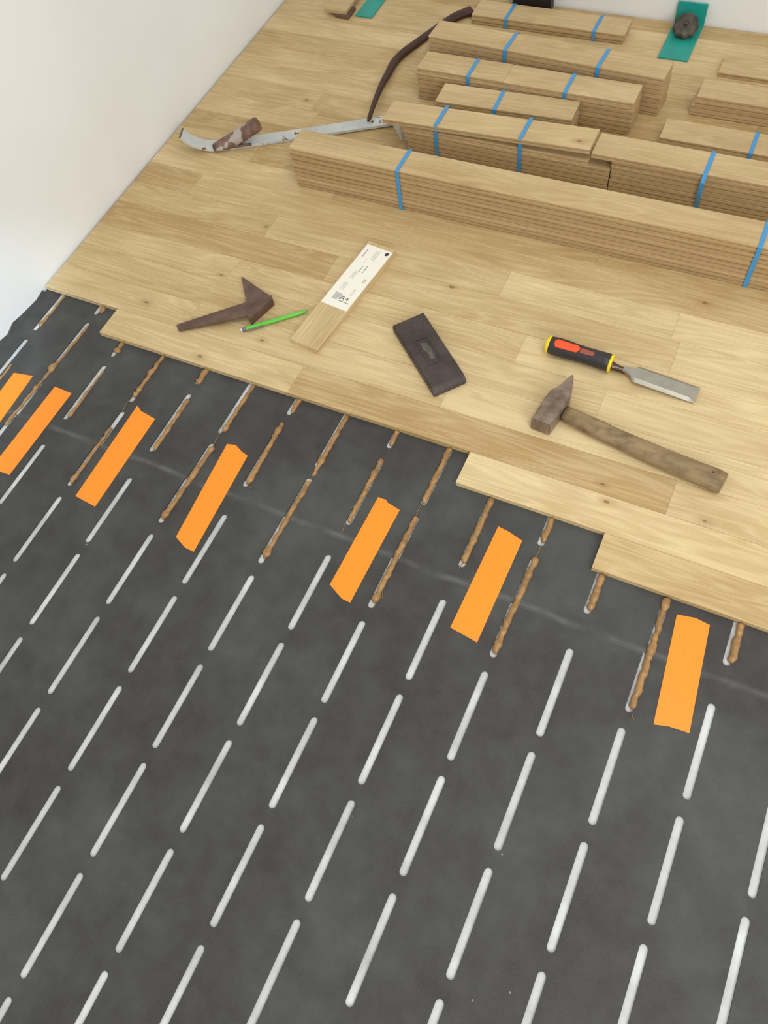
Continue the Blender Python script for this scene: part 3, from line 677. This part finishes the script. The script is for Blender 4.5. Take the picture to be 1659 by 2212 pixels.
leaf = [(0.80, 0.925), (0.85, 0.915), (0.90, 0.925), (0.93, 0.945), (0.92, 0.965), (0.88, 0.978), (0.83, 0.975), (0.79, 0.955)]
ink_poly('round_logo', leaf, 'ink', 'dark round logo in the label corner')

# ------------------------------------------------------------------ grey pull bar
pbar = thing('pull_bar', 'chipped grey pull bar with upturned end and welded brown tube', 'tool', (-1.43, 0.90, ZF))
po = Vector((-1.43, 0.90, ZF))
def loc(p): return Vector(p) - po
A = Vector((-1.438, 0.9000)); B = Vector((-1.040, 1.1090)); ud = (B - A).normalized()
path = []
for q in [(-1.505, 0.8655, 0.061), (-1.498, 0.868, 0.049), (-1.486, 0.874, 0.036), (-1.470, 0.883, 0.025), (-1.452, 0.8925, 0.0180), (-1.430, 0.9042, 0.0148)]: path.append(loc(q))
for i in range(1, 9):
    p = A + (B - A) * (i / 8); path.append(loc((p.x, p.y, 0.0148 + 0.004 * max(0, i - 4) / 4)))
obj('bar', sweep('bar', path, lambda i, t: [(-0.0175, -0.003), (0.0175, -0.003), (0.0175, 0.003), (-0.0175, 0.003)], smooth=False), 'painted_iron', pbar)
dv = (path[0] - path[1]).normalized()
obj('bar_end', sweep('bar_end', [path[0] + dv * 0.0022, path[0] + dv * 0.0001], lambda i, t: [(-0.0172, -0.0028), (0.0172, -0.0028), (0.0172, 0.0028), (-0.0172, 0.0028)], smooth=False), 'brown_iron', pbar, label='bare brown end edge')
ts = Vector((-1.432, 0.893, 0.0115)); ta = loc(ts); tdir = Vector((-1.3335, 0.9525, 0.060)) - ts
tl = tdir.length
V = []; F = []; seg = 24; rt = 0.0168
tube = obj('striking_tube', lathe_x('striking_tube', [(-0.004, rt)] + [(tl * q_, rt) for q_ in (.1, .2, .3, .4, .5, .6)] + [(tl * .70, rt), (tl * .72, rt * 1.02), (tl - 0.0015, rt), (tl, rt * .94)], seg), 'tube_iron', pbar, loc=ta, label='brown steel tube welded to the bar'); look_dir(tube, tdir)
tq = Vector(tdir).to_track_quat('X', 'Z').to_matrix()
for v in tube.data.vertices:                                   # mitred flush onto the bar
    w_ = tq @ v.co + ta
    if w_.z < 0.0072: w_.z = 0.0072; v.co = tq.inverted() @ (w_ - ta)
obj('tube_face', lathe_x('tube_face', [(tl - 0.0005, rt * .93), (tl + 0.0008, rt * .86)], seg), mat_rusty('rusty_face', rgb(92, 66, 44), rgb(128, 98, 66), .6, .1), tube, loc=(0, 0, 0), label='rusty flat end of the tube')
obj('weld', sweep('weld', [loc((-1.436, .885, .0195)), loc((-1.420, .889, .0195)), loc((-1.385, .908, .0195)), loc((-1.350, .926, .0195))], lambda i, t: oval(.004, .003, 8)), 'brown_iron', pbar)
# hooked plate at the far end, beneath the tilted plank
hk = [(-1.046, 1.092), (-1.038, 1.098), (-0.981, 1.036), (-0.987, 1.031)]
obj('hook', prism('hook', [(x - po.x, y - po.y) for x, y in hk], 0.016, 0.034, 0.0008), 'painted_iron', pbar, label='chipped hook plate at the bar end')

# ------------------------------------------------------------------ curved dark iron bar
cpts = [(-1.0935, 1.072, 0.031), (-1.111, 1.142, 0.029), (-1.126, 1.214, 0.025), (-1.133, 1.268, 0.022), (-1.139, 1.322, 0.020), (-1.132, 1.366, 0.020), (-1.118, 1.404, 0.020), (-1.102, 1.449, 0.020), (-1.066, 1.536, 0.020), (-1.030, 1.578, 0.021)]
def catmull(p, n=5):
    p = [Vector(q) for q in p]; out = []
    for i in range(len(p) - 1):
        a = p[max(i - 1, 0)]; b = p[i]; c = p[i + 1]; d = p[min(i + 2, len(p) - 1)]
        for k in range(n):
            t = k / n; out.append(0.5 * ((2 * b) + (c - a) * t + (2 * a - 5 * b + 4 * c - d) * t * t + (3 * b - a - 3 * c + d) * t ** 3))
    out.append(p[-1]); return out
cb = catmull(cpts); co = Vector((-1.12, 1.35, ZF))
def csec(i, t):
    w = 0.0045 + 0.0062 * min(1, t * 2.2) + 0.006 * max(0, (t - .8) / .2); hgt = 0.0045 + 0.003 * min(1, t * 2.5)
    if i == 0: w *= .7; hgt *= .7
    return squircle(w, hgt, 14)
cbar = obj('curved_pry_bar', sweep('curved_pry_bar', [p - co for p in cb], csec), 'dark_iron', loc=co, label='dark curved iron bar, its tip resting on the grey pull bar', category='tool')

# ------------------------------------------------------------------ teal brackets at the back wall
def teal_bracket(label, x0, x1, yfront, notch, knob=True):
    cx = (x0 + x1) / 2; t = thing('wall_clamp', label, 'clamp', (cx, (yfront + BACKY) / 2, ZF), 0, 'teal clamps at the back wall')
    oy = (yfront + BACKY) / 2; w = (x1 - x0) / 2
    poly = [(-w + notch, yfront - oy - 0.03), (w, yfront - oy - 0.03), (w, BACKY - 0.012 - oy), (-w, BACKY - 0.012 - oy), (-w, yfront - oy), (-w + notch, yfront - oy)] if notch else [(-w, yfront - oy), (w, yfront - oy), (w, BACKY - 0.012 - oy), (-w, BACKY - 0.012 - oy)]
    obj('foot_plate', prism('foot_plate', poly, 0.0006, 0.0040, 0.0004), 'teal', t)
    obj('upright_plate', box_mesh('upright_plate', -w, w, BACKY - 0.0125 - oy, BACKY - 0.008 - oy, 0.0006, 0.054, 0.0006), 'teal', t)
    if knob:
        # lobed clamping knob on a threaded rod
        V = []; F = []; n = 36
        prof = [(0.0, .55), (0.0, 1.0), (0.003, 1.06), (0.014, 1.06), (0.018, .95), (0.019, .5)]
        for z, f in prof:
            for k in range(n):
                a = 2 * PI * k / n; r = 0.0275 * f * (1 + 0.07 * math.cos(9 * a)); V.append((r * math.cos(a), r * math.sin(a), z))
        for i in range(len(prof) - 1):
            for k in range(n): F.append((i * n + k, i * n + (k + 1) % n, (i + 1) * n + (k + 1) % n, (i + 1) * n + k))
        F += [tuple(range(n)), tuple(range((len(prof) - 1) * n, len(prof) * n))]
        kb = obj('knob', mesh('knob', V, F, False), 'knob', t, loc=(0.0, BACKY - 0.052 - oy, 0.016), rot=(math.radians(30), 0, 0), label='dirty dark ribbed clamping knob')
        obj('knob_screw', lathe_x('knob_screw', [(-0.008, 0.006), (0.004, 0.006), (0.006, 0.004)], 12), 'shank_steel', kb, loc=(0, 0, 0.018), rot=(0, -PI / 2, 0))
    return t
teal_bracket('teal wall clamp with dark knob, right of the tall plank bundles', -0.512, -0.440, 1.505, 0.0, True)
teal_bracket('teal wall clamp in the top corner near the left wall', -1.343, -1.292, 1.497, 0.0, False)
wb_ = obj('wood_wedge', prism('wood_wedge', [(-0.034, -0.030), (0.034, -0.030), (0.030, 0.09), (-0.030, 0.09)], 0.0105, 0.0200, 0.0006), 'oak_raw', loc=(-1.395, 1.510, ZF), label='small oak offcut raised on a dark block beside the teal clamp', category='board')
wk = obj('spacer_block', box_mesh('spacer_block', -0.020, 0.022, -0.018, 0.03, 0.0003, 0.0103, 0.001), 'brown_iron', loc=(-1.376, 1.495, ZF), label='small dark brown block under the oak offcut beside the teal clamp', category='block')
bx = thing('black_case', 'black box standing against the back wall behind the planks', 'box', (-0.880, 1.640, ZF))
obj('body', box_mesh('body', -0.052, 0.052, -0.018, 0.016, 0.0004, 0.060, 0.003, 2), 'black_box', bx)
obj('lid', box_mesh('lid', -0.053, 0.053, -0.019, 0.017, 0.060, 0.072, 0.003, 2), 'black_box', bx)
